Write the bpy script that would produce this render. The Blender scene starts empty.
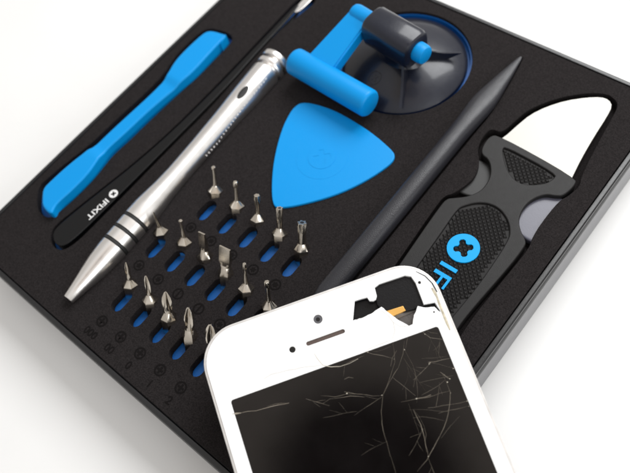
import bpy, bmesh, math, random
from mathutils import Vector, Matrix
random.seed(7)
S = bpy.context.scene
C = S.collection
# ------------------------------------------------------------ camera (units: centimetres; foam surface is z = 0)
CR = Matrix(((0.7600889664949843, -0.48940315457839834, 0.4274918891643431),
             (0.6264273913832858, 0.7267654139542582, -0.28178139825869863),
             (-0.17278161458129254, 0.48197156074669806, 0.8589819138340887)))
CH, FPX, PX, PY = 17.75, 740.0, 315.0, 236.5
TABLE_Z = -1.62
cam_d = bpy.data.cameras.new('camera'); cam = bpy.data.objects.new('camera', cam_d); C.objects.link(cam)
cam.matrix_world = Matrix.Translation((0, 0, CH)) @ CR.to_4x4()
cam_d.sensor_width = 36; cam_d.sensor_fit = 'HORIZONTAL'; cam_d.lens = FPX / 630 * 36
cam_d.clip_start = .1; cam_d.clip_end = 2000
cam_d.dof.use_dof = True; cam_d.dof.focus_distance = 18.7; cam_d.dof.aperture_fstop = .155
S.camera = cam

def at(x, y, z=0.0):
    """point of the place at height z seen at a photograph position"""
    d = CR @ Vector(((x - PX) / FPX, -(y - PY) / FPX, -1.0))
    t = (CH - z) / -d.z
    return Vector((d.x * t, d.y * t, z))
def at2(pts, z=0.0):
    return [at(p[0], p[1], p[2] if len(p) > 2 else z).to_2d() for p in pts]

# ------------------------------------------------------------ materials
def mat(name, col, rough=.5, metal=0., spec=.5, coat=0., bump=0., bscale=40., detail=4., colvar=0., cscale=20., rvar=0., sheen=0., stretch=None, coat_rough=.1, sss=0.):
    m = bpy.data.materials.new(name); m.use_nodes = True
    nt = m.node_tree; b = nt.nodes['Principled BSDF']
    b.inputs['Base Color'].default_value = (*col, 1); b.inputs['Roughness'].default_value = rough
    b.inputs['Metallic'].default_value = metal; b.inputs['Specular IOR Level'].default_value = spec
    b.inputs['Coat Weight'].default_value = coat; b.inputs['Coat Roughness'].default_value = coat_rough
    b.inputs['Sheen Weight'].default_value = sheen
    if sss:
        b.inputs['Subsurface Weight'].default_value = sss; b.inputs['Subsurface Scale'].default_value = .15
        b.inputs['Subsurface Radius'].default_value = (.3, .6, 1)
    tc = nt.nodes.new('ShaderNodeTexCoord'); src = tc.outputs['Object']
    if stretch:
        mp = nt.nodes.new('ShaderNodeMapping'); mp.inputs['Scale'].default_value = stretch
        nt.links.new(src, mp.inputs[0]); src = mp.outputs[0]
    def noise(sc, dt=4.):
        n = nt.nodes.new('ShaderNodeTexNoise'); n.inputs['Scale'].default_value = sc; n.inputs['Detail'].default_value = dt
        nt.links.new(src, n.inputs['Vector']); return n
    if bump:
        n = noise(bscale, detail); bp = nt.nodes.new('ShaderNodeBump'); bp.inputs['Strength'].default_value = bump
        bp.inputs['Distance'].default_value = .02
        nt.links.new(n.outputs[0], bp.inputs['Height']); nt.links.new(bp.outputs[0], b.inputs['Normal'])
    if colvar:
        n = noise(cscale); r = nt.nodes.new('ShaderNodeValToRGB')
        r.color_ramp.elements[0].position = .3; r.color_ramp.elements[1].position = .7
        r.color_ramp.elements[0].color = (*[c * (1 - colvar) for c in col], 1)
        r.color_ramp.elements[1].color = (*[min(1, c * (1 + colvar)) for c in col], 1)
        nt.links.new(n.outputs[0], r.inputs[0]); nt.links.new(r.outputs[0], b.inputs['Base Color'])
    if rvar:
        n = noise(6.); mr = nt.nodes.new('ShaderNodeMapRange')
        mr.inputs['To Min'].default_value = max(0, rough - rvar); mr.inputs['To Max'].default_value = rough + rvar
        nt.links.new(n.outputs[0], mr.inputs[0]); nt.links.new(mr.outputs[0], b.inputs['Roughness'])
    return m
M = dict(
    table=mat('white_table', (.80, .80, .795), .45, spec=.3, colvar=.012, cscale=.3),
    foam=mat('black_foam', (.0165, .0142, .0145), .95, spec=.12, bump=.8, bscale=26, detail=8, colvar=.45, cscale=30, sheen=.0),
    print_=mat('dark_print', (.0085, .0075, .0075), .85, spec=.05),
    shell=mat('black_plastic_shell', (.012, .012, .013), .3, spec=.5, bump=.15, bscale=60, rvar=.08),
    base=mat('grey_plastic_base', (.055, .055, .066), .22, spec=.6, bump=.05, bscale=20),
    liner=mat('blue_liner', (.0, .105, .40), .5, bump=.2, bscale=20),
    blue=mat('blue_plastic', (.0, .262, .66), .42, spec=.24, bump=.10, bscale=22, sss=.0, rvar=.10),
    bluep=mat('blue_print', (.0, .33, .72), .5, spec=.25),
    tweez=mat('black_coated_metal', (.0045, .0045, .005), .36, spec=.28, bump=.05, bscale=60),
    white=mat('white_print', (.75, .75, .75), .5),
    steel=mat('satin_aluminium', (.92, .90, .88), .30, metal=1., bump=.02, bscale=14, detail=3, rvar=.05),
    bit=mat('nickel_bits', (.70, .645, .565), .17, metal=1., bump=.05, bscale=30, rvar=.08),
    ring=mat('black_rubber', (.012, .012, .012), .5),
    cup=mat('smoky_rubber', (.006, .008, .018), .36, spec=.4, coat=.35, bump=.12, bscale=10, rvar=.08),
    spud=mat('grey_black_nylon', (.022, .022, .027), .36, spec=.45, bump=.35, bscale=35, rvar=.08),
    knife=mat('matt_black_nylon', (.0125, .0118, .0118), .48, spec=.26, bump=.25, bscale=60, rvar=.05),
    grip=mat('black_grip', (.016, .015, .015), .55, spec=.22),
    lav=mat('grey_violet_plastic', (.085, .085, .115), .3, spec=.5, bump=.1),
    blade=mat('bright_blade_steel', (.36, .352, .33), .52, metal=1., bump=.03, bscale=30),
    pwhite=mat('white_phone_glass', (.84, .84, .84), .12, spec=.5, coat=.3, coat_rough=.03),
    pframe=mat('pale_phone_frame', (.70, .68, .66), .32, metal=.25, bump=.1, bscale=30, colvar=.12, cscale=3),
    screen=mat('black_screen_glass', (.004, .0035, .0035), .05, spec=.55, colvar=.3, cscale=1.5, bump=.004, bscale=1.),
    inner=mat('black_inner_tape', (.005, .005, .006), .3, spec=.3, bump=.2, bscale=30),
    hole=mat('speaker_mesh', (.085, .055, .045), .5, bump=.6, bscale=90),
    lens=mat('grey_lens', (.10, .10, .11), .15),
    dark=mat('near_black', (.006, .006, .006), .3),
    gold=mat('orange_flex_cable', (.72, .40, .10), .35, metal=.3),
    tin=mat('tinned_bracket', (.12, .11, .105), .4, metal=.6, bump=.3, bscale=20),
    crack=mat('crack_edge', (.26, .225, .18), .3, spec=.6),
    crackw=mat('crack_in_white_and_glint', (.50, .46, .38), .4),
    brown=mat('bare_glue_strip', (.50, .45, .34), .5, colvar=.3, cscale=8),
)
# ------------------------------------------------------------ helpers
def obj(name, me, m, parent=None):
    o = bpy.data.objects.new(name, me); C.objects.link(o)
    if m: me.materials.clear(); me.materials.append(M[m] if isinstance(m, str) else m)
    if parent: o.parent = parent
    if me.get('flat_top'):   # keep the broad faces flat where their edges are rounded
        wn = o.modifiers.new('weighted_normals', 'WEIGHTED_NORMAL'); wn.keep_sharp = True; wn.weight = 100
    return o
def thing(name, label, cat, loc, group=None):
    o = bpy.data.objects.new(name, None); C.objects.link(o); o.location = loc; o.empty_display_size = .2
    o['label'] = label; o['category'] = cat
    if group: o['group'] = group
    bpy.context.view_layer.update()
    return o
def shade(me, ang=35):
    me.shade_smooth(); me.set_sharp_from_angle(angle=math.radians(ang)); return me
def from_bm(bm, ang=35):
    bmesh.ops.recalc_face_normals(bm, faces=bm.faces)
    me = bpy.data.meshes.new('mesh'); bm.to_mesh(me); bm.free(); return shade(me, ang)
def place(me, parent):
    """mesh written in world coordinates -> the thing's own coordinates"""
    if parent is not None: me.transform(Matrix.Translation(-parent.location))
    return me
def area(p): return sum(p[i][0] * p[(i + 1) % len(p)][1] - p[(i + 1) % len(p)][0] * p[i][1] for i in range(len(p))) / 2
def chaikin(p, n=2):
    p = [Vector(q[:2]) for q in p]
    for _ in range(n):
        o = []
        for i in range(len(p)):
            a, b = p[i], p[(i + 1) % len(p)]
            o += [a * .75 + b * .25, a * .25 + b * .75]
        p = o
    return p
def offset(p, d):
    """grow (+) or shrink (-) an outline"""
    s = 1 if area(p) > 0 else -1; n = len(p); o = []
    for i in range(n):
        a, b, c = Vector(p[i - 1]), Vector(p[i]), Vector(p[(i + 1) % n])
        u = (b - a).normalized(); v = (c - b).normalized()
        nu = Vector((u.y, -u.x)) * s; nv = Vector((v.y, -v.x)) * s
        k = (nu + nv); l = k.length
        if l < 1e-4: o.append(b + nu * d); continue
        k /= l; o.append(b + k * d / max(.5, k.dot(nu)))
    return o
def prism(outer, z0, z1, holes=(), bev=0., ang=35, res=2):
    """outline (with holes) given depth from z0 to z1, edges rounded by bev"""
    cu = bpy.data.curves.new('c', 'CURVE'); cu.dimensions = '2D'; cu.fill_mode = 'BOTH'
    outer = [Vector(q[:2]) for q in outer]
    if bev: outer = offset(outer, -bev); holes = [offset([Vector(q[:2]) for q in h], bev) for h in holes]
    if area(outer) < 0: outer = outer[::-1]
    for k, pl in enumerate([outer] + [list(h) for h in holes]):
        if k and area(pl) > 0: pl = pl[::-1]
        sp = cu.splines.new('POLY'); sp.points.add(len(pl) - 1); sp.use_cyclic_u = True
        for q, v in zip(sp.points, pl): q.co = (v[0], v[1], 0, 1)
    cu.extrude = (z1 - z0) / 2 - bev; cu.bevel_depth = bev; cu.bevel_resolution = res
    o = bpy.data.objects.new('tmp', cu); C.objects.link(o)
    dg = bpy.context.evaluated_depsgraph_get()
    me = bpy.data.meshes.new_from_object(o.evaluated_get(dg)); bpy.data.objects.remove(o)
    bm = bmesh.new(); bm.from_mesh(me); bmesh.ops.remove_doubles(bm, verts=bm.verts, dist=1e-5)
    bmesh.ops.translate(bm, verts=bm.verts, vec=(0, 0, (z0 + z1) / 2))
    me = from_bm(bm, ang); me['flat_top'] = 1; return me
def rrect(x0, x1, y0, y1, r, n=8, bow=0.):
    p = []
    for cx, cy, a0 in ((x1 - r, y1 - r, 0), (x0 + r, y1 - r, 90), (x0 + r, y0 + r, 180), (x1 - r, y0 + r, 270)):
        for k in range(n + 1):
            a = math.radians(a0 + 90 * k / n); p.append(Vector((cx + r * math.cos(a), cy + r * math.sin(a))))
    if bow:
        o = []
        cx, cy = (x0 + x1) / 2, (y0 + y1) / 2; hx, hy = (x1 - x0) / 2, (y1 - y0) / 2
        for i in range(len(p)):
            a, b = p[i], p[(i + 1) % len(p)]
            m_ = 10 if (b - a).length > 2 else 1
            for k in range(m_): o.append(a.lerp(b, k / m_))
        p = [Vector((cx + (q.x - cx) * (1 + bow / hx * (1 - ((q.y - cy) / hy) ** 2)), cy + (q.y - cy) * (1 + bow / hy * (1 - ((q.x - cx) / hx) ** 2)))) for q in o]
    return p
def circle(c, r, n=48): return [Vector((c[0] + r * math.cos(2 * math.pi * k / n), c[1] + r * math.sin(2 * math.pi * k / n))) for k in range(n)]
def loft(p0, p1, stations, n=24, up=(0, 0, 1), ang=35):
    """stations: (distance along p0->p1, function angle -> radius or (u, v))"""
    p0, p1 = Vector(p0), Vector(p1); ax = (p1 - p0).normalized()
    u = Vector(up) - ax * Vector(up).dot(ax)
    if u.length < 1e-3: u = Vector((1, 0, 0)) - ax * ax.x
    u.normalize(); v = ax.cross(u)
    bm = bmesh.new(); rings = []
    for t, fn in stations:
        ring = []
        for k in range(n):
            a = 2 * math.pi * k / n
            r = fn(a) if callable(fn) else fn
            cu_, cv_ = (r if isinstance(r, tuple) else (r * math.cos(a), r * math.sin(a)))
            ring.append(bm.verts.new(p0 + ax * t + u * cu_ + v * cv_))
        rings.append(ring)
    for a, b in zip(rings, rings[1:]):
        for k in range(n): bm.faces.new((a[k], a[(k + 1) % n], b[(k + 1) % n], b[k]))
    bm.faces.new(rings[0][::-1]); bm.faces.new(rings[-1])
    return from_bm(bm, ang)
def join(*mes):
    bm = bmesh.new()
    for me in mes: bm.from_mesh(me)
    me = bpy.data.meshes.new('mesh'); bm.to_mesh(me); bm.free(); return shade(me)
def text_mesh(txt, size, depth, bold=0., spacing=1.0):
    cu = bpy.data.curves.new('t', 'FONT'); cu.body = txt; cu.size = size; cu.extrude = depth; cu.offset = bold
    cu.align_x = 'LEFT'; cu.align_y = 'CENTER'; cu.space_character = spacing
    o = bpy.data.objects.new('tmp', cu); C.objects.link(o); bpy.context.view_layer.update()
    dg = bpy.context.evaluated_depsgraph_get()
    me = bpy.data.meshes.new_from_object(o.evaluated_get(dg)); bpy.data.objects.remove(o); return me
def cross_shape(c, arm, w, rot):
    q = [(-w, arm), (w, arm), (w, w), (arm, w), (arm, -w), (w, -w), (w, -arm), (-w, -arm), (-w, -w), (-arm, -w), (-arm, w), (-w, w)]
    cs, sn = math.cos(rot), math.sin(rot)
    return [Vector((c[0] + x * cs - y * sn, c[1] + x * sn + y * cs)) for x, y in q]

# ------------------------------------------------------------ the setting: a white table
bm = bmesh.new()
bmesh.ops.create_grid(bm, x_segments=2, y_segments=2, size=260)
me = from_bm(bm); me.transform(Matrix.Translation((-8, 6, TABLE_Z)))
o = obj('table_surface', me, 'table'); o['kind'] = 'structure'

# ------------------------------------------------------------ tool tray: shell, blue liner, foam insert
X0, X1, Y0, Y1 = -17.80, -3.07, -.55, 14.97
tray = thing('tool_tray', 'shallow black case lined with black foam that holds the tools in cut-out pockets', 'tool case', ((X0 + X1) / 2, (Y0 + Y1) / 2, TABLE_Z))
def ringloft(rows):
    bm = bmesh.new(); rings = []
    for inset, z in rows:
        r = rrect(X0 + inset, X1 - inset, Y0 + inset, Y1 - inset, 1.15 - inset, 10, .03)
        rings.append([bm.verts.new((p.x, p.y, z)) for p in r])
    n = len(rings[0])
    for a, b in zip(rings, rings[1:]):
        for k in range(n): bm.faces.new((a[k], a[(k + 1) % n], b[(k + 1) % n], b[k]))
    bm.faces.new(rings[0]); bm.faces.new(rings[-1])
    return from_bm(bm, 30)
base = ringloft([(.05, TABLE_Z + .002), (.01, TABLE_Z + .05), (.01, -.34), (.06, -.31), (.3, -.31), (.3, -.4)])
obj('base', place(base, tray), 'base', tray)
shell = ringloft([(.05, -.36), (0, -.33), (.0, -.30), (.015, -.22), (.05, -.17), (.06, -.12), (.03, -.08), (.035, -.02), (.07, .012), (.12, .02), (.17, .012), (.19, -.03), (.20, -.36)])
obj('shell', place(shell, tray), 'shell', tray)
obj('liner', place(prism(rrect(X0 + .24, X1 - .24, Y0 + .24, Y1 - .24, .9, 10, .03), -.355, -.30), tray), 'liner', tray)

kx = 17.75 / 17.6
slots = []
for i in range(5): slots.append((-12.10 + .822 * i, 4.62 + .012 * i))
for i in range(6): slots.append((-12.52 + .806 * i, 2.84 + .015 * i))
for i in range(6): slots.append((-12.12 + .80 * i, 1.08))
def slot_outline(x, y):
    r = .19; p = []
    for k in range(9): a = math.pi * k / 8; p.append(Vector((x + r * math.cos(a), y + .24 + r * math.sin(a))))
    for k in range(9): a = math.pi + math.pi * k / 8; p.append(Vector((x + r * math.cos(a), y - .10 + r * math.sin(a))))
    return p
# outlines of the tools, taken where each one lies
knife_handle_px = [(499, 134.6), (489.5, 135.5), (482, 146), (481, 154), (489.4, 160), (491, 173), (487, 183), (480, 191), (468, 196), (454.8, 197.5), (447, 198), (440, 205),
                   (400, 263), (352, 334), (420, 386), (457.8, 327.3), (473, 308), (509.5, 266.5), (524.5, 247), (526.5, 241), (520.5, 230), (518.7, 219.4), (523, 208), (532, 199), (545, 194), (556, 196), (563.8, 195.5), (575.5, 185), (576.4, 177.7)]
ZK = .09
kh = chaikin(at2(knife_handle_px, ZK), 2)
kpocket = at2([(493, 129), (487, 131), (477, 147), (480, 163), (475, 177), (466, 185), (453, 194), (446, 195), (438, 203), (397, 263), (340, 343), (425, 400), (462, 330), (512, 269), (529, 248), (532, 238), (541, 223), (559, 200.5), (568, 196), (580, 186), (581, 176),
               (600, 139), (613, 116), (618, 106), (616, 100), (607, 93.5), (588, 93), (566, 96), (546, 102), (528, 110), (517, 119), (502, 133)], 0)
kpocket = chaikin(kpocket, 2)
spud_a, spud_b = at(521, 57, .12), at(318, 304.5, .12)
def spud_pocket():
    d = (spud_b - spud_a).normalized(); nrm = Vector((-d.y, d.x, 0)); P = []
    for s in (1, -1):
        for t, w in (((-.1, .04), (2.0, .36), (3.2, .33), (11.6, .33)) if s > 0 else ((11.6, .33), (3.2, .34), (2.0, .37), (-.1, .04))):
            P.append((spud_a + d * t + nrm * w * s).to_2d())
    return chaikin(P, 2)
cupc = Vector((-10.50, 12.28)); CUPR = 1.98
open_px = [(41.5, 197), (42.5, 188), (50, 180.5), (68, 164), (90, 147), (105, 132.5), (120, 118.5), (147, 94), (160, 81), (167, 73.5), (174, 61), (185, 49), (199, 36), (206, 30.8), (213, 30.2),
           (225, 34), (229, 38, .1), (226.5, 43.5, 0), (214, 57, 0), (196, 77, 0), (183, 88, 0), (172, 96.5, 0), (150, 115, 0), (125.5, 138.5, 0), (110, 152, 0), (102, 164, 0), (92, 179, 0), (74, 197, 0), (60, 209, 0), (51, 215), (45, 210, .1)]
op = chaikin(at2(open_px, .3), 2)
tw_px = [(53, 235), (57, 227.5), (77, 210.5), (155, 149), (221, 84), (284, 17.5), (297, 4), (300, 5), (289, 19), (258, 52), (223, 92), (159, 156), (128, 187), (93, 222), (76, 238), (63, 247.5), (55, 244)]
tw = chaikin(at2(tw_px, .06), 2)
twp = chaikin(at2([(50, 236), (54, 226), (76, 208.5), (154, 147), (220, 81.5), (283, 14), (297, -1), (309, -5), (318, 0), (302, 13), (284, 27), (262, 46), (250, 58), (224, 94), (160, 158), (129, 190), (95, 224), (78, 241), (63, 251), (53, 247)], 0), 2)
pick_px = [(296, 105), (302, 102), (313, 103), (331, 108.5), (347, 116.4), (371, 131.5), (392, 149.4), (395.5, 156), (391, 164), (365.6, 181), (334, 195.7), (299.6, 205), (280, 208), (273, 206), (271, 190), (273, 161), (281, 129.6), (290, 111.5)]
pk = chaikin(at2(pick_px, .07), 2)
foam_out = rrect(X0 + .21, X1 - .21, Y0 + .21, Y1 - .21, .94, 10, .03)
holes = [slot_outline(*s) for s in slots] + [circle(cupc, CUPR + .13, 64), spud_pocket(), kpocket, twp, offset(pk, -.02), [q for q in offset(chaikin(at2([(37, 199), (39, 186), (48, 178), (67, 162), (89, 145.5), (119, 117), (146, 92.5), (165, 73), (173, 59), (184, 47), (198, 34), (206, 29), (214, 28.5), (229, 33), (233, 38), (229, 45), (216, 58), (197, 78), (184, 89), (152, 118.5), (128, 142), (113, 155), (104, 166.5), (93, 180.5), (75, 198.5), (61, 210.5), (50, 219), (38, 212)], 0), 2), .0)]]
obj('foam_insert', place(prism(foam_out, -.296, 0, holes, bev=.018, res=1), tray), 'foam', tray)

obj('pocket_floor', place(join(prism(offset(kpocket, .1), -.2999, -.285), prism(offset(spud_pocket(), .1), -.2995, -.288)), tray), 'foam', tray)
# marks pressed into the foam beside the bit slots
def ring_outline(c, r0, r1): return prism(circle(c, r1, 28), .002, .009, [circle(c, r0, 28)])
def screw_mark(c, kind):
    parts = [ring_outline(c, .125, .168)]
    if kind == 'cross': parts.append(prism(cross_shape(c, .10, .028, .0), .002, .009))
    elif kind == 'line': parts.append(prism(cross_shape(c, .11, .018, .4)[:0] or [Vector((c[0] - .02, c[1] - .11)), Vector((c[0] + .02, c[1] - .11)), Vector((c[0] + .02, c[1] + .11)), Vector((c[0] - .02, c[1] + .11))], .002, .009))
    else:
        k = 5 if kind == 'star5' else 6
        parts.append(prism([Vector((c[0] + (.095 if j % 2 else .055) * math.cos(math.pi * j / k), c[1] + (.095 if j % 2 else .055) * math.sin(math.pi * j / k))) for j in range(2 * k)], .002, .009))
    return join(*parts)
kindsA = ['star6', 'star6', 'star6', 'star6', 'star6']; kindsB = ['star5', 'star6', 'line', 'line', 'star6']; kindsC = ['cross'] * 5
for (x, y), kd in zip(slots[:5], kindsA): obj('screw_symbol', place(screw_mark((x + .02, y - .62), kd), tray), 'print_', tray)
for (x, y), kd in zip(slots[5:10], kindsB): obj('screw_symbol', place(screw_mark((x + .02, y - .62), kd), tray), 'print_', tray)
for (x, y), kd in zip(slots[11:16], kindsC): obj('screw_symbol', place(screw_mark((x + .0, y - .70), kd), tray), 'print_', tray)
for (x, y), tx in zip(slots[11:16], ['000', '00', '0', '1', '2']):
    me = text_mesh(tx, .31, .004, .004)
    w = max(v.co.x for v in me.vertices) - min(v.co.x for v in me.vertices)
    me.transform(Matrix.Translation((x - w / 2 - .02, y - 1.14, .005)))
    obj('size_number', place(me, tray), 'print_', tray)

# ------------------------------------------------------------ opening tool
c = Vector((*at(130, 125).to_2d(), -.29))
t = thing('opening_tool', 'long bright blue plastic opening bar with wide flat ends, at the far left', 'pry tool', c)
me = prism(op, -.29, .30, bev=.07, res=3)
ax0, ax1 = at(50, 200, .3), at(215, 40, .3); L = (ax1 - ax0).length; axd = (ax1 - ax0).normalized()
for v in me.vertices:   # the grip between the two heads is thinner, the ends curl down a little
    s = (v.co - ax0).dot(axd)
    if v.co.z > .0:
        w = min(1, max(0, (s - L * .26) / .25)) * min(1, max(0, (L * .74 - s) / .25))
        v.co.z -= .09 * w
obj('bar', place(me, t), 'blue', t)

# ------------------------------------------------------------ tweezers
c = Vector((*at(150, 155).to_2d(), -.29))
t = thing('tweezers', 'long black tweezers with small white lettering and pale metal tips beside the blue bar', 'tweezers', c)
me = prism(tw, .02, .10, bev=.035, res=3); obj('arm', place(me, t), 'tweez', t)
me = prism(offset(tw, -.02), -.20, -.13, bev=.02); me.transform(Matrix.Translation((.03, -.02, 0))); obj('arm', place(me, t), 'tweez', t)
sp = at(66, 238, 0); me = prism(circle(sp, .2, 24), -.13, .03); obj('rivet_block', place(me, t), 'tweez', t)
me = prism(chaikin(at2([(293, 12), (299, 4), (306, -3), (314, -14), (321, -14), (312, 0), (304, 8), (297, 13)], .04), 1), -.02, .07, bev=.02); obj('tip', place(me, t), 'steel', t)
# lettering runs from the tips towards the closed end
def lettering(txt, start, end, height, z, m, parent, name, depth=.004, bold=.0):
    a, b = at(*start, z), at(*end, z); d = (b - a); me = text_mesh(txt, 1, .0, bold)
    xs = [v.co.x for v in me.vertices]; ys = [v.co.y for v in me.vertices]
    me.transform(Matrix.Translation((-min(xs), -(min(ys) + max(ys)) / 2, 0)))
    me.transform(Matrix.Diagonal((d.length / (max(xs) - min(xs)), height / (max(ys) - min(ys)), 1, 1)))
    bm = bmesh.new(); bm.from_mesh(me)
    r = bmesh.ops.extrude_face_region(bm, geom=bm.faces[:]); bmesh.ops.translate(bm, verts=[g for g in r['geom'] if isinstance(g, bmesh.types.BMVert)], vec=(0, 0, depth))
    me = from_bm(bm); me.transform(Matrix.Translation((a.x, a.y, z)) @ Matrix.Rotation(math.atan2(d.y, d.x), 4, 'Z'))
    return obj(name, place(me, parent), m, parent)
lettering('IFIXIT', (107.5, 200), (87.5, 218.5), .19, .102, 'white', t, 'lettering', bold=.015)
lc = at(113.5, 193.8, .1)
obj('logo', place(prism(circle(lc, .145, 28), .101, .106, [cross_shape(lc, .085, .028, math.pi / 4 + .1)]), t), 'white', t)

# ------------------------------------------------------------ screwdriver handle
za = .17
d0, d1 = at(68.5, 299.3, za), at(278, 59.5, za); DL = (d1 - d0).length
t = thing('precision_screwdriver', 'silver metal precision screwdriver handle with three black rings near its nose and a swivel cap', 'screwdriver', (*((d0 + d1) / 2).to_2d(), -.29))
prof = [(0, .15), (.02, .165), (.45, .23), (.9, .31), (1.3, .37), (1.7, .405), (1.95, .415)]
r1, r2, r3 = 2.02, 2.46, 2.90
def bod(a, b, ra=.42, rb=.42): return [(a, ra - .02), (a + .02, ra), (b - .02, rb), (b, rb - .02)]
body = prof + [(r1 - .06, .415), (r1 - .05, .37), (r1 + .05, .37), (r1 + .06, .42), (r2 - .06, .42), (r2 - .05, .37), (r2 + .05, .37), (r2 + .06, .425), (r3 - .06, .425), (r3 - .05, .37), (r3 + .05, .37), (r3 + .06, .43),
               (r3 + .5, .43), (r3 + .8, .405), (r3 + 1.3, .36), (r3 + 1.9, .335), (DL * .60, .345), (DL * .72, .38), (DL * .82, .43), (DL - .66, .47), (DL - .62, .45), (DL - .6, .36), (DL - .5, .36)]
me = loft(d0, d1, body, 56, ang=40)
# fine facets milled along the upper barrel
for v in me.vertices:
    q = v.co - d0; s = q.dot((d1 - d0).normalized())
barrel = obj('barrel', place(me, t), 'steel', t)
for r in (r1, r2, r3):
    me = loft(d0, d1, [(r - .055, .36), (r - .05, .405), (r - .03, .425), (r + .03, .425), (r + .05, .405), (r + .055, .36)], 48); obj('grip_ring', place(me, t), 'ring', t)
me = loft(d0, d1, [(DL - .52, .30), (DL - .50, .46), (DL - .46, .485), (DL - .36, .485), (DL - .33, .46), (DL - .32, .33), (DL - .24, .33), (DL - .22, .47), (DL - .18, .50), (DL - .06, .50), (DL - .01, .46), (DL + .03, .36), (DL + .04, .2)], 56)
obj('swivel_cap', place(me, t), 'steel', t)
hc = at(243.5, 94, .5); dd = (d1 - d0).normalized(); hl = []
sd = Vector((-dd.y, dd.x))
for k in range(28):
    a = 2 * math.pi * k / 28; q = hc.to_2d() + dd.to_2d() * .27 * math.cos(a) + sd * .10 * math.sin(a); hl.append(q)
def on_barrel(p, lift=.004):   # lay a small outline on the round barrel
    s = (Vector((p[0], p[1], za)) - d0).dot(dd); q = Vector((p[0], p[1])) - (d0 + dd * s).to_2d()
    R_ = None
    for (a, ra), (b, rb) in zip(body, body[1:]):
        if a <= s <= b: R_ = ra + (rb - ra) * (s - a) / max(1e-6, b - a)
    R_ = R_ or .4
    return Vector((p[0], p[1], za + math.sqrt(max(.0, R_ * R_ - q.length_squared)) + lift))
bm = bmesh.new(); cc = bm.verts.new(on_barrel(hc)); rim = [bm.verts.new(on_barrel(q)) for q in hl]; mid = [bm.verts.new(on_barrel(hc.to_2d().lerp(q, .5))) for q in hl]
for k in range(28):
    j = (k + 1) % 28; bm.faces.new((rim[k], rim[j], mid[j], mid[k])); bm.faces.new((mid[k], mid[j], cc))
obj('cross_hole', place(from_bm(bm), t), 'dark', t)
# knurled dots down the barrel side
pts = []
for k in range(26):
    s = DL * .58 + k * .125
    for row in (-.36,):
        p = (d0 + dd * (s + (.06 if row < -.3 else 0))).to_2d() + sd * row; pts.append((p, s))
kn = []
for p, s in pts:
    if s > DL - .8: continue
    q = on_barrel(p, 0); kn.append(loft(q - Vector((0, 0, .02)), q + Vector((0, 0, .025)), [(0, .032), (.02, .028), (.04, .012)], 8))
kn_me = place(join(*kn), t); barrel.data = join(barrel.data, kn_me); barrel.data.materials.clear(); barrel.data.materials.append(M['steel'])

obj('pocket_ring', place(prism(circle(cupc, CUPR + .135, 72), -.29, -.11, [circle(cupc, CUPR + .085, 72)]), tray), 'liner', tray)
# ------------------------------------------------------------ suction cup with lever handle
t = thing('suction_cup', 'dark smoky rubber suction cup with a bright blue lever handle through its lug', 'suction cup', (cupc.x, cupc.y, -.29))
dome = [(0, CUPR - .06), (.04, CUPR), (.14, CUPR - .02), (.24, CUPR - .14), (.40, CUPR - .38), (.55, CUPR - .70), (.68, CUPR - 1.05), (.78, CUPR - 1.35), (.86, .42), (.9, .2)]
me = loft((cupc.x, cupc.y, -.27), (cupc.x, cupc.y, 1), dome, 72); obj('cup', place(me, t), 'cup', t)
ZA = 1.28
A0, A1 = at(354, 12, ZA), at(426, 56, ZA); ad = (A1 - A0).normalized()
lug0, lug1 = at(372, 24, ZA), at(417.5, 51, ZA)
def squarish(a, r, p=3.2, low=1.):
    c_, s_ = math.cos(a), math.sin(a); k = (abs(c_) ** p + abs(s_) ** p) ** (-1 / p); x = r * k * c_; y = r * k * s_
    return (x * (low if x < 0 else 1), y)
LL = (lug1 - lug0).length
me = loft(lug0, lug1, [(0, lambda a: squarish(a, .40)), (.05, lambda a: squarish(a, .49)), (.14, lambda a: squarish(a, .53)), (LL - .14, lambda a: squarish(a, .53)), (LL - .05, lambda a: squarish(a, .49)), (LL, lambda a: squarish(a, .40))], 40)
obj('lug', place(me, t), 'cup', t)
lc = (lug0 + lug1) / 2; sd2 = Vector((-ad.y, ad.x, 0))
# neck that flares from the lug into the dome with a web on each side
def neck(w1, w2):
    def f(a):
        c_, s_ = math.cos(a), math.sin(a); return (w1 * c_, w2 * s_)
    return f
me = loft((cupc.x * .5 + lc.x * .5, cupc.y * .5 + lc.y * .5, .35), (lc.x, lc.y, 1.2), [(0, neck(.95, .8)), (.18, neck(.72, .56)), (.35, neck(.56, .46)), (.6, neck(.5, .42)), (.9, neck(.46, .40))], 36, up=tuple(ad))
obj('neck', place(me, t), 'cup', t)
for s in (1, -1):
    s2 = 1
    bm = bmesh.new(); prof_ = [(.45, 1.0), (.62, .72), (.9, .54), (1.35, .38), (1.0, .25), (.2, .4)]
    rows_ = []
    for w in (-.05, .05):
        rows_.append([bm.verts.new(Vector((lc.x, lc.y, 0)) + sd2 * s * q + (ad * .62) + ad * w + ad * max(0, q - .3) * .75 * s2 + Vector((0, 0, z))) for q, z in prof_])
    n_ = len(prof_)
    for k in range(n_): bm.faces.new((rows_[0][k], rows_[0][(k + 1) % n_], rows_[1][(k + 1) % n_], rows_[1][k]))
    bm.faces.new(rows_[0]); bm.faces.new(rows_[1][::-1])
    obj('web', place(from_bm(bm), t), 'cup', t)
def capsule(a, b, r, n=32, e=.10):
    l = (b - a).length; return loft(a, b, [(0, r * .80), (.02, r * .9), (e * .6, r * .985), (e, r), (l - e, r), (l - e * .6, r * .985), (l - .02, r * .9), (l, r * .80)], n)
G0, G1 = at(294, 60.5, .66), at(370.5, 104.5, .66)
hnd = capsule(A0, A1, .30, e=.16)
grip = capsule(G0, G1, .43, e=.12)
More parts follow.
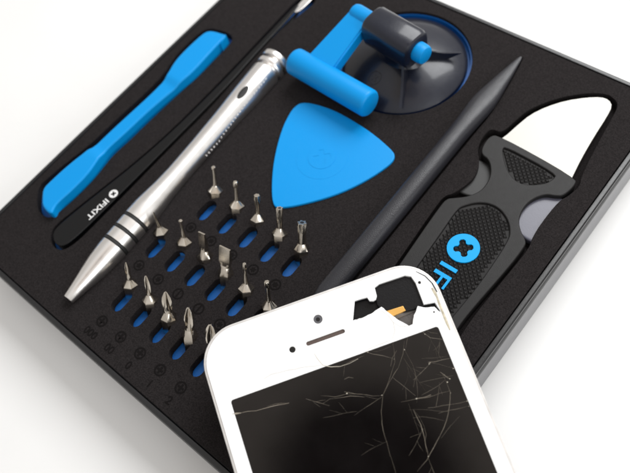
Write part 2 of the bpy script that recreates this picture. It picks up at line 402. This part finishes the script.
# connecting arm
ga, gb = at(303, 66, .68), at(329, 81, .68); aa, ab = at(352, 13, ZA), at(370, 25, ZA)
bm = bmesh.new(); up_ = ((ab - aa).cross(ga - aa)).normalized();  up_ = up_ if up_.z > 0 else -up_
vs = []
for p in (ga, gb, ab, aa):
    vs.append((bm.verts.new(p + up_ * .20), bm.verts.new(p - up_ * .20)))
for k in range(4):
    j = (k + 1) % 4; bm.faces.new((vs[k][0], vs[j][0], vs[j][1], vs[k][1]))
bm.faces.new([v[0] for v in vs]); bm.faces.new([v[1] for v in vs][::-1])
bmesh.ops.recalc_face_normals(bm, faces=bm.faces)
bmesh.ops.bevel(bm, geom=bm.edges[:], offset=.05, segments=3, affect='EDGES')
arm = from_bm(bm)
ho = obj('handle', place(join(hnd, grip, arm), t), 'blue', t)
# faint maker's ring pressed on the dome
dc = at(374, 75, .42)
def dome_z(p):
    r = (Vector(p[:2]) - cupc).length
    for (a, ra), (b, rb) in zip(dome[1:], dome[2:]):
        if rb <= r <= ra: return -.27 + a + (b - a) * (ra - r) / (ra - rb)
    return 0
me = join(prism(circle(dc, .22, 30), 0, .006, [circle(dc, .19, 30)]), prism(cross_shape(dc, .12, .03, .7), 0, .006))
for v in me.vertices: v.co.z += dome_z(v.co) + .006
obj('logo', place(me, t), 'spud', t)

# ------------------------------------------------------------ opening pick
c = Vector((*at(325, 155).to_2d(), -.05))
t = thing('opening_pick', 'bright blue plastic rounded-triangle pick lying flat on the foam below the suction cup', 'pick', c)
me = prism(pk, -.06, .07, bev=.035, res=3); obj('plate', place(me, t), 'blue', t)
lc2 = at(322, 157, .07)
obj('logo', place(join(prism(circle(lc2, .78, 64), .0705, .0735), prism(circle(lc2, .42, 48), .074, .080, [cross_shape(lc2, .26, .075, math.pi / 4)])), t), 'blue', t)

# ------------------------------------------------------------ spudger
t = thing('spudger', 'long dark grey nylon pry stick with a chisel point running down beside the knife', 'spudger', (*((spud_a + spud_b) / 2).to_2d(), -.29))
def flat(w, h): 
    def f(a):
        c_, s_ = math.cos(a), math.sin(a); p = 2.6; k = (abs(c_) ** p + abs(s_) ** p) ** (-1 / p); return (h * k * c_, w * k * s_)
    return f
SL = (spud_b - spud_a).length
st = [(0, flat(.03, .02)), (.10, flat(.07, .03)), (.8, flat(.19, .10)), (1.6, flat(.31, .18)), (1.95, flat(.345, .22)), (2.3, flat(.345, .25)), (2.9, flat(.31, .27)), (3.4, flat(.29, .28)), (SL - .4, flat(.29, .28)), (SL, flat(.22, .2))]
me = loft(spud_a, spud_b, st, 32, ang=30)
obj('stick', place(me, t), 'spud', t)

# ------------------------------------------------------------ knife
c = Vector((*at(480, 230).to_2d(), -.29))
t = thing('utility_knife', 'broad black knife with textured grip, blue logo and rounded bright blade', 'knife', c)
ins1 = chaikin(at2([(502, 148.5), (506, 147), (556, 174), (553, 179), (546, 183), (536, 184.5), (523, 184.5), (512, 178), (505, 165)], ZK), 2)
ins2 = chaikin(at2([(458, 208), (466, 205), (476, 202.5), (488, 203), (499, 208), (507, 218), (510, 229), (508.5, 240), (479, 284), (455, 313), (418, 358), (390, 340), (371, 326), (405, 284), (424, 257), (443.7, 229)], ZK), 2)
obj('handle', place(prism(kh, -.28, ZK, [ins1, ins2], bev=.035, res=2), t), 'knife', t)
def inside(p, poly):
    r = False; n = len(poly)
    for i in range(n):
        a, b = poly[i], poly[i - 1]
        if (a[1] > p[1]) != (b[1] > p[1]) and p[0] < (b[0] - a[0]) * (p[1] - a[1]) / (b[1] - a[1]) + a[0]: r = not r
    return r
def grip_panel(poly, zb, name):
    bm = bmesh.new(); bm.from_mesh(prism(offset(poly, .01), -.2, zb))
    xs = [p[0] for p in poly]; ys = [p[1] for p in poly]; st_ = .155; sh = offset(poly, -.055)
    i = 0; y = min(ys)
    while y < max(ys):
        x = min(xs) + (st_ / 2 if i % 2 else 0)
        while x < max(xs):
            if inside((x, y), sh):
                a, b, h = st_ * .50, st_ * .46, .045
                base = [bm.verts.new((x + dx * a, y + dy * b, zb)) for dx, dy in ((-1, 0), (0, -1), (1, 0), (0, 1))]
                top = [bm.verts.new((x + dx * a * .3, y + dy * b * .3, zb + h)) for dx, dy in ((-1, 0), (0, -1), (1, 0), (0, 1))]
                for k in range(4): bm.faces.new((base[k], base[(k + 1) % 4], top[(k + 1) % 4], top[k]))
                bm.faces.new(top)
            x += st_
        y += st_ / 2 * 1.0; i += 1
    me = bpy.data.meshes.new('m'); bm.to_mesh(me); bm.free()
    me.shade_flat()
    return obj(name, place(me, t), 'grip', t)
grip_panel(ins1, .025, 'grip_panel'); grip_panel(ins2, .025, 'grip_panel')
bl = chaikin(at2([(496, 141), (504, 137), (518, 124.4), (530, 114.5), (546, 106.6), (566, 100.3), (586.6, 97.3), (601, 96.8), (609, 99.5), (612.5, 106), (607, 116.8), (594, 137), (581.5, 158.7), (573, 176), (571, 180), (536, 160), (498, 141)], .03), 1)
obj('blade', place(prism(bl, -.045, .03, bev=.012), t), 'blade', t)
lk = at(463.3, 248, .08)
obj('logo', place(prism(circle(lk, .435, 56), .03, .085, [chaikin(cross_shape(lk, .26, .085, math.pi / 4 - .08), 1)], bev=.008), t), 'bluep', t)
lettering('IFIXIT', (449.8, 266), (390, 345), .50, .045, 'bluep', t, 'lettering', depth=.04, bold=.0)
# the glossy thumb plate showing in the bite of the handle
tp = at(547, 222, -.1)
obj('thumb_plate', place(prism([q for q in circle(at(544, 219, -.1), .80, 48)], -.28, -.06, bev=.05, res=3), t), 'lav', t)
obj('thumb_plate', place(prism([q for q in circle(at(474, 177, -.1), .62, 48)], -.28, -.12, bev=.05, res=3), t), 'ring', t)

# ------------------------------------------------------------ screwdriver bits
def circ(r): return lambda a: r
def hexr(r): return lambda a: r * math.cos(math.pi / 6) / math.cos(((a + math.pi / 6) % (math.pi / 3)) - math.pi / 6)
def crossr(r, k=.42, w=.22):
    def f(a):
        q = abs(((a + math.pi / 4) % (math.pi / 2)) - math.pi / 4); return r if q < w else max(r * k, r * w * .9 / max(.2, math.sin(q)))
    return f
def torxr(r, k=.2): return lambda a: r * (1 - k * (.5 - .5 * math.cos(6 * a)))
def rect(w, h):
    def f(a):
        f_ = (a + math.pi / 4) / (math.pi / 2) + 1e-6; sd_ = int(f_) % 4; t_ = f_ - int(f_)
        c4 = ((w, -h), (w, h), (-w, h), (-w, -h)); p_, q_ = c4[sd_], c4[(sd_ + 1) % 4]
        return (p_[0] + (q_[0] - p_[0]) * t_, p_[1] + (q_[1] - p_[1]) * t_)
    return f
ZS = .05
BITS = [
 # shoulder px, tip px, tip kind, size, label
 ((215.7, 190.5), (213.5, 166.5), 'round', .060, 'thin-shafted bit with a tiny round tip, standing in the back row nearest the silver handle'),
 ((237, 205.5), (235.3, 181.5), 'torx', .062, 'second bit from the left in the back row, with a small plain star tip'),
 ((258, 218.5), (256.8, 195), 'torx', .080, 'middle bit of the five in the back row, small star tip'),
 ((279.8, 233), (279.5, 208), 'starhole', .100, 'star bit with a drilled centre whose tip meets the bottom corner of the blue pick'),
 ((302.2, 248.5), (302, 222.5), 'starhole', .130, 'largest star bit with a drilled centre, rightmost of the back row, below the blue pick'),
 ((160.6, 231), (153.2, 212), 'needle', .035, 'needle-thin leaning bit standing closest to the rings of the silver handle'),
 ((184.4, 241.5), (180.5, 220), 'round', .050, 'small plain-tipped bit between the needle-thin bit and the narrow flat-blade bit'),
 ((205.3, 255.4), (201.6, 233), 'flat', .12, 'flat-blade bit with a narrow blade, left of the wider flat-blade bit'),
 ((226, 272), (224.9, 247.8), 'flat', .19, 'flat-blade bit with the widest blade, in the middle of the bits'),
 ((246.3, 288), (244.3, 263.5), 'torx', .050, 'fine-tipped bit just right of the widest flat-blade bit'),
 ((269.3, 305.5), (266.8, 281.5), 'torx', .070, 'bit standing right against the top edge of the phone, end of the middle row'),
 ((130.2, 284), (125.8, 262.5), 'cross', .075, 'slimmest cross-head bit, front row, nearest the nose of the silver handle'),
 ((150, 299.5), (145.8, 276), 'cross', .10, 'second cross-head bit from the left in the front row'),
 ((169, 317), (165.5, 292), 'cross', .135, 'third cross-head bit in the front row, with a sharp slender point'),
 ((190.2, 334.5), (188.2, 308), 'cross', .165, 'fourth cross-head bit of the front row, with a thick blunt point'),
 ((212.5, 352), (210.3, 325), 'cross', .19, 'fat cross-head bit half hidden behind the rounded corner of the phone'),
]
for i, (b, tp_, kind, r, lab) in enumerate(BITS):
    ps = at(*b, ZS); pt = at(*tp_, ZS + .72)
    ax = (pt - ps).normalized(); Lb = (pt - ps).length
    foot = ps - ax * .50
    t = thing('driver_bit', lab, 'screwdriver bit', foot, 'screwdriver bits standing in the foam slots')
    yaw = random.uniform(-.5, .5); upv = (math.cos(yaw + .4), math.sin(yaw + .4), 0)
    neck_r = min(.13, max(.075, r * .9))
    sh = loft(foot, ps, [(0, hexr(.21)), (.46, hexr(.231)), (.50, hexr(.225)), (.66, circ(neck_r * 1.12)), (.69, circ(neck_r))], 24, upv, ang=20)
    obj('hex_shank', place(sh, t), 'bit', t)
    s0 = ps + ax * .18; l = Lb - .18
    if kind == 'round': s_ = [(0, circ(neck_r)), (l * .25, circ(neck_r * .8)), (l * .5, circ(r * .75)), (l - .1, circ(r * .75)), (l - .08, circ(r * 1.1)), (l - .02, circ(r * 1.1)), (l, circ(r * .8))]
    elif kind == 'needle': s_ = [(0, circ(neck_r)), (l * .2, circ(.06)), (l * .5, circ(r)), (l, circ(.016))]
    elif kind == 'torx': s_ = [(0, circ(neck_r)), (l * .2, circ(neck_r * .85)), (l * .45, circ(r * .9)), (l * .7, circ(r * .85)), (l * .72, torxr(r * 1.1)), (l - .015, torxr(r * 1.1)), (l, torxr(r * .95))]
    elif kind == 'starhole': s_ = [(0, circ(neck_r)), (l * .2, circ(neck_r)), (l * .45, circ(r * .85)), (l * .6, torxr(r * .95, .25)), (l - .02, torxr(r * 1.05, .30)), (l, torxr(r, .30))]
    elif kind == 'flat': s_ = [(0, circ(neck_r)), (l * .08, rect(.07, neck_r)), (l * .26, rect(.065, r * .95)), (l * .36, rect(.06, r)), (l, rect(.026, r))]; 
    else: s_ = [(0, circ(neck_r)), (l * .15, circ(neck_r * .95)), (l * .32, crossr(r, .62)), (l * .55, crossr(r)), (l * .72, crossr(r * .88)), (l * .94, crossr(r * .42)), (l, crossr(r * .25))]
    if kind == 'flat':
        e0, e1 = at(tp_[0] - 5, tp_[1] - 3, ZS + .72), at(tp_[0] + 5, tp_[1] + 3, ZS + .72); dv = (e1 - e0).normalized(); upv = tuple(ax.cross(dv))
    tipo = obj('tip', place(loft(s0, s0 + ax, s_, 48 if kind in ('torx', 'starhole', 'cross') else 24, upv, ang=28), t), 'bit', t)
    if kind == 'starhole':
        me = loft(pt, pt + ax, [(0, r * .42), (.003, r * .42)], 20)
        obj('centre_hole', place(me, t), 'dark', t)

# ------------------------------------------------------------ smartphone, resting on the bits and on the edge of the tray
PQ = Matrix(((0.5382449575854048, -0.8178993477582974, 0.20330524481782958), (0.8421227382360305, 0.5315230921968027, -0.0911728918451062), (-0.03349118361205062, 0.22028131876784504, 0.974861262550812)))
PT = Vector((-6.922548531458464, 3.8780802743539473, 1.9610644588161346))
ph = thing('smartphone', 'white smartphone with a cracked black screen and a broken-out top corner', 'phone', PT)
ph.matrix_world = Matrix.Translation(PT) @ PQ.to_4x4()
bpy.context.view_layer.update()
def onph(px, py, w=0.):
    o_ = Vector((0, 0, CH)); d = CR @ Vector(((px - PX) / FPX, -(py - PY) / FPX, -1)); n = PQ.col[2]
    tt = ((PT + n * w - o_).dot(n)) / d.dot(n); q = PQ.transposed() @ (o_ + d * tt - PT); return Vector((q.x, q.y))
HW, PL = 2.93, 12.38
obj('body', prism(rrect(-HW, HW, -PL, 0, .92, 12), -.76, -.30, bev=.03), 'pframe', ph)
obj('frame', prism(rrect(-HW, HW, -PL, 0, .92, 12), -.301, -.035, [rrect(-HW + .12, HW - .12, -PL + .12, -.12, .80, 12)], bev=.028, res=3), 'pframe', ph)
miss = [(374.8, 287.6), (379.5, 284), (405, 275.5), (411, 276.5), (415.5, 283), (423.8, 304.5), (434.8, 302.5), (440.8, 312.4), (434.5, 306.7), (423.3, 307.2), (417.6, 305.9), (416, 311), (413.8, 315), (412.6, 324), (409, 325.7), (400.5, 321),
        (393, 316), (387, 311.4), (381.4, 306.7), (373, 312.4), (364, 317), (353, 320.5), (354.8, 301), (361, 299), (367, 297.5), (369.5, 301), (373.5, 301), (376, 299.5), (376.9, 296)]
missl = []
for i_, p in enumerate(miss):   # the lower edge broke unevenly
    q_ = miss[(i_ + 1) % len(miss)]; a_, b_ = onph(*p), onph(*q_); missl.append(a_)
    if 6 <= i_ <= 20:
        n_ = max(1, int((b_ - a_).length / .05))
        for k_ in range(1, n_): missl.append(a_.lerp(b_, k_ / n_) + Vector((random.uniform(-.009, .009), random.uniform(-.009, .009))))
SWX, SY0, SY1 = 2.54, -1.706, -10.62
scr = rrect(-SWX, SWX, SY1, SY0, .06, 3)
# the glass edge next to the break and along the right side is chipped
holes = [missl, scr]
spk = rrect(-.475, .475, -1.115, -1.02, .046, 6)
camh = circle((-.025, -.60), .105, 28); sens = circle((-.823, -1.075), .072, 24)
holes += [spk, camh, sens, circle((0, -11.5), .54, 48)]
obj('front_glass', prism(rrect(-HW + .065, HW - .065, -PL + .065, -.065, .87, 12), -.10, 0, holes, bev=.012, res=2), 'pwhite', ph)
obj('screen', prism(offset(scr, -.004), -.09, -.004, bev=0), 'screen', ph)
obj('earpiece', prism(offset(spk, .01), -.12, -.03), 'hole', ph)
obj('front_camera', join(prism(circle((-.025, -.60), .11, 28), -.12, -.02)), 'lens', ph)
obj('camera_pupil', prism(circle((-.025, -.60), .05, 24), -.02, -.016), 'dark', bpy.data.objects['front_camera'])
obj('light_sensor', prism(circle((-.823, -1.075), .08, 24), -.12, -.02), 'dark', ph)
obj('home_button', prism(circle((0, -11.5), .525, 48), -.12, -.02, bev=.02), 'pwhite', ph)
for xy in ((419.5, 282.5),): q = onph(*xy); obj('screw_hole', prism(circle(q, .035, 16), .0005, .003), 'dark', ph)
q = onph(434, 312); obj('screw_hole', prism(circle(q, .02, 12), .0005, .003), 'dark', ph)
# parts behind the missing glass
cm = [onph(*p, -.14) for p in ((371, 279), (405, 268), (418, 272), (431, 305), (398, 314), (379, 314))]
obj('camera_module', prism(chaikin(cm, 1), -.29, -.085, bev=.03), 'inner', ph)
cm = [onph(*p, -.2) for p in ((350, 300), (370, 294), (384, 303), (378, 316), (352, 324))]
obj('inner_bracket', prism(cm, -.29, -.20, bev=.02), 'inner', ph)
cm = [onph(*p, -.12) for p in ((386, 311.5), (403, 306.2), (405.8, 311), (390, 318))]
obj('flex_cable', prism(cm, -.2, -.062, bev=.02), 'gold', ph)
cm = [onph(*p, -.2) for p in ((394, 320), (416, 311), (418, 317), (412, 330), (402, 328))]
obj('metal_shield', prism(cm, -.29, -.2, bev=.02), 'tin', ph)
cm = [onph(*p, -.2) for p in ((420, 304), (442, 300), (448, 316), (430, 312))]
obj('side_clip', prism(cm, -.29, -.15, bev=.02), 'inner', ph)
# scar along the right rim and volume keys on the left side
def ribbon(pts, w, z, h=.006, jag=0.):
    """thin strip along a polyline, lens-shaped in width"""
    P = [pts[0]]
    for a, b in zip(pts, pts[1:]):
        n_ = max(1, int((b - a).length / .12))
        for k in range(1, n_ + 1):
            q = a.lerp(b, k / n_)
            if k < n_ and jag: d = (b - a).normalized(); q = q + Vector((-d.y, d.x)) * random.uniform(-jag, jag)
            P.append(q)
    bm = bmesh.new(); rows_ = []
    for i, p in enumerate(P):
        d = (P[min(i + 1, len(P) - 1)] - P[max(i - 1, 0)]).normalized(); n_ = Vector((-d.y, d.x))
        f = math.sin(math.pi * (i + .6) / (len(P) + .2)) ** .4 * random.uniform(.55, 1.15) * w / 2
        l, r_ = p + n_ * f, p - n_ * f
        rows_.append([bm.verts.new((l.x, l.y, z)), bm.verts.new((p.x, p.y, z + h)), bm.verts.new((r_.x, r_.y, z))])
    for a, b in zip(rows_, rows_[1:]):
        for k in range(2): bm.faces.new((a[k], a[k + 1], b[k + 1], b[k]))
    me = bpy.data.meshes.new('m'); bm.to_mesh(me); bm.free(); return me
sc = [onph(*p) for p in ((416, 271.5), (425, 276), (432, 283), (437, 292))]
obj('rim_gap', ribbon(sc, .035, .001), 'dark', ph)
sc = [onph(*p) for p in ((432, 288), (437, 297), (441, 308), (445, 318), (450, 330))]
obj('glue_strip', ribbon(sc, .085, .001, jag=.008), 'brown', ph)
for y in (-2.55, -3.45):
    obj('volume_button', prism(rrect(-.24, .24, -.09, .09, .085, 6), 0, .05, bev=.015), 'pframe', ph)
    bpy.data.objects[-1] if False else None
vb = [o_ for o_ in ph.children if o_.name.startswith('volume_button')]
for o_, y in zip(vb, (-2.55, -3.55)): o_.matrix_local = Matrix.Translation((-HW + .004, y, -.40)) @ Matrix.Rotation(-math.pi / 2, 4, 'Y') @ Matrix.Rotation(math.pi / 2, 4, 'Z')
obj('mute_switch', prism(rrect(-.16, .16, -.05, .05, .03, 4), 0, .04, bev=.01), 'pframe', ph)
mo = [o_ for o_ in ph.children if o_.name == 'mute_switch'][0]; mo.matrix_local = Matrix.Translation((-HW + .004, -1.6, -.40)) @ Matrix.Rotation(-math.pi / 2, 4, 'Y') @ Matrix.Rotation(math.pi / 2, 4, 'Z')
# cracks: positions read off a 2.332x enlargement whose corner is at (280, 270)
CRK = [
 ([(262, 160), (266, 185), (268, 215), (255, 255), (240, 292), (236, 330), (238, 360), (245, 390), (256, 430), (270, 473)], .022),
 ([(290, 165), (287, 195), (276, 228), (262, 250), (250, 272), (240, 292)], .018),
 ([(288, 180), (298, 200), (310, 222), (318, 255), (321, 290), (319, 310)], .014),
 ([(311, 326), (320, 345), (328, 360), (334, 380), (340, 410), (346, 436)], .030),
 ([(311, 326), (325, 342), (336, 365), (341, 384), (338, 400), (342, 425)], .014),
 ([(378, 240), (388, 262), (397, 285), (395, 318), (388, 352), (374, 385), (358, 415), (343, 443), (320, 470)], .024),
 ([(95, 293), (128, 296), (155, 289), (190, 290), (215, 294), (238, 293)], .018),
 ([(150, 284), (175, 289), (205, 292)], .022),
 ([(190, 188), (215, 196), (240, 200), (262, 206)], .020),
 ([(282, 308), (315, 301), (345, 297), (372, 288), (396, 282)], .018),
 ([(318, 300), (340, 296), (352, 291)], .03),
 ([(345, 215), (362, 214), (380, 209), (397, 206)], .026),
 ([(350, 216), (372, 220), (392, 226), (412, 230)], .014),
 ([(374, 238), (384, 246), (395, 254)], .032),
 ([(385, 256), (372, 268), (352, 280), (330, 292)], .014),
 ([(345, 322), (362, 320), (380, 316), (396, 314)], .020),
 ([(396, 314), (416, 311), (440, 305)], .014),
 ([(330, 143), (340, 150), (350, 158), (365, 160), (382, 162)], .022),
 ([(340, 140), (352, 146), (368, 148)], .014),
 ([(310, 345), (332, 342), (360, 346), (384, 352)], .010),
 ([(272, 188), (262, 205), (258, 225)], .014),
 ([(300, 235), (296, 258), (285, 280)], .008),
 ([(300, 150), (296, 165), (293, 182)], .018),
 ([(410, 236), (424, 262), (436, 288)], .010),
 ([(150, 255), (160, 250), (172, 252)], .018),
 ([(-30, 318), (-10, 312), (18, 311)], .016),
 ([(258, 178), (240, 186), (225, 190), (200, 188)], .010),
]
for pts_, w in CRK:
    P = [onph(280 + x / 2.332, 270 + y / 2.332) for x, y in pts_]
    obj('crack', ribbon(P, w * .38, -.0035, .005, jag=.008), 'crack', ph)
for pts_, w in (([(239, 413.3), (247, 411.5), (256, 410.8), (266, 408), (278, 405), (289, 403)], .016), ([(232, 414), (236, 413.6), (241, 413)], .035), ([(330, 399), (350, 396), (365, 397)], .008)):
    obj('crack', ribbon([onph(*p) for p in pts_], w, -.0035, .005, jag=.008), 'crack', ph)
for pts_, w in (([(80, 195), (88, 208), (100, 222), (118, 226), (140, 225), (162, 218), (182, 207)], .016), ([(236, 95), (252, 106), (264, 122), (268, 142), (262, 160)], .008),
                ([(-38, 254), (-20, 243), (10, 236), (60, 226), (100, 222)], .008), ([(264, 122), (280, 132), (300, 130)], .006), ([(200, 188), (225, 176), (262, 162)], .008)):
    P = [onph(280 + x / 2.332, 270 + y / 2.332) for x, y in pts_]
    obj('crack', ribbon(P, w, .0008, .003, jag=.006), 'crackw', ph)

# fine branching hairlines and pale chips around the broken corner, painted in as glints
random.seed(21)
def hair(x, y, ang, length, w, depth=0):
    P = [Vector((x, y))]; a = ang; step = length / 7
    for k in range(7):
        a += random.uniform(-.09, .09); P.append(P[-1] + Vector((math.cos(a), math.sin(a))) * step)
        if depth < 1 and random.random() < .22: hair(P[-1].x, P[-1].y, a + random.choice((-1, 1)) * random.uniform(.4, .9), length * .4, w * .7, depth + 1)
    Q = [onph(280 + p.x / 2.332, 270 + p.y / 2.332) for p in P]
    Q = [q for q in Q if abs(q.x) < SWX - .03 and q.y < SY0 - .03]
    if len(Q) > 2: obj('crack', ribbon(Q, w, -.0035, .004, jag=.012), 'crack', ph)
for x, y, a, l in ((345, 148, 1.1, 60), (372, 152, 1.5, 45), (352, 217, 2.4, 50), (398, 200, 2.9, 60), (404, 246, 3.0, 70), (436, 318, 2.8, 60), (392, 330, 3.2, 80), 
                   (288, 205, .9, 80), (240, 295, 2.6, 70), (180, 330, 3.0, 70), (250, 400, 2.8, 60), (60, 300, .3, 50), (300, 312, 1.2, 70), (332, 372, 1.9, 60), (345, 436, 1.3, 50), (262, 250, .7, 60), (372, 262, 1.7, 50), (196, 200, 2.7, 60), (420, 340, 2.3, 60)):
    hair(x, y, a, l * 1.15, random.uniform(.003, .0065))
for x, y in ((350, 216), (348, 219), (396, 254), (398, 287), (390, 262), (238, 292), (318, 300), (331, 372), (346, 435), (384, 245), (156, 288), (266, 208), (290, 186), (338, 150), (436, 306), (404, 230), (440, 318), (205, 192)):
    q = onph(280 + x / 2.332, 270 + y / 2.332); r_ = random.uniform(.008, .019)
    obj('glint_chip', prism([Vector((q.x + r_ * random.uniform(.5, 1.4) * math.cos(a_), q.y + r_ * random.uniform(.4, 1.1) * math.sin(a_))) for a_ in (0, 1.3, 2.2, 3.6, 4.9)], -.003, .008), 'crackw', ph)

# ------------------------------------------------------------ light: one big window, dim room around
w = bpy.data.worlds.new('World'); S.world = w; w.use_nodes = True; nt = w.node_tree; bg = nt.nodes['Background']
dsp = CR @ Vector(((366 - PX) / FPX, -(484 - PY) / FPX, -1)); dsp.normalize(); n = PQ.col[2]; rfl = dsp - 2 * dsp.dot(n) * n   # direction of a dark spot painted into the world, for the camera's reflection on the screen
tc = nt.nodes.new('ShaderNodeTexCoord'); dp = nt.nodes.new('ShaderNodeVectorMath'); dp.operation = 'DOT_PRODUCT'; dp.inputs[1].default_value = rfl
nz = nt.nodes.new('ShaderNodeVectorMath'); nz.operation = 'NORMALIZE'
nt.links.new(tc.outputs['Generated'], nz.inputs[0]); nt.links.new(nz.outputs[0], dp.inputs[0])
rp = nt.nodes.new('ShaderNodeValToRGB'); ac = nt.nodes.new('ShaderNodeMath'); ac.operation = 'ARCCOSINE'; nt.links.new(dp.outputs['Value'], ac.inputs[0])
ml = nt.nodes.new('ShaderNodeMath'); ml.operation = 'MULTIPLY'; ml.inputs[1].default_value = 1 / math.radians(60); nt.links.new(ac.outputs[0], ml.inputs[0]); nt.links.new(ml.outputs[0], rp.inputs[0])
e = rp.color_ramp.elements; e[0].position = 5.0 / 60; e[0].color = (.05, .035, .035, 1); e[1].position = 1; e[1].color = (.60, .575, .545, 1)
for p_, c_ in ((9.5, (.70, .61, .54)), (15, (.92, .83, .75)), (27, (.88, .86, .84))):
    q_ = e.new(p_ / 60); q_.color = (*c_, 1)
rp.color_ramp.interpolation = 'EASE'
nt.links.new(rp.outputs[0], bg.inputs['Color']); bg.inputs['Strength'].default_value = .86

def area_light(name, loc, target, sx, sy, power, col):
    l = bpy.data.lights.new(name, 'AREA'); l.shape = 'RECTANGLE'; l.size = sx; l.size_y = sy; l.energy = power; l.color = col
    o_ = bpy.data.objects.new(name, l); C.objects.link(o_); o_.location = loc
    o_.rotation_euler = (Vector(target) - Vector(loc)).to_track_quat('-Z', 'Y').to_euler(); return o_
area_light('window_light', (-8, 49, 47), (-9, 7, 0), 44, 34, 41000, (.985, .995, 1.0))
area_light('side_window_light', (62, -2, 40), (-6, 4, 0), 40, 40, 22000, (.95, .98, 1.0))

S.render.engine = 'CYCLES'
S.view_settings.view_transform = 'Standard'; S.view_settings.look = 'None'; S.view_settings.exposure = 0; S.view_settings.gamma = 1
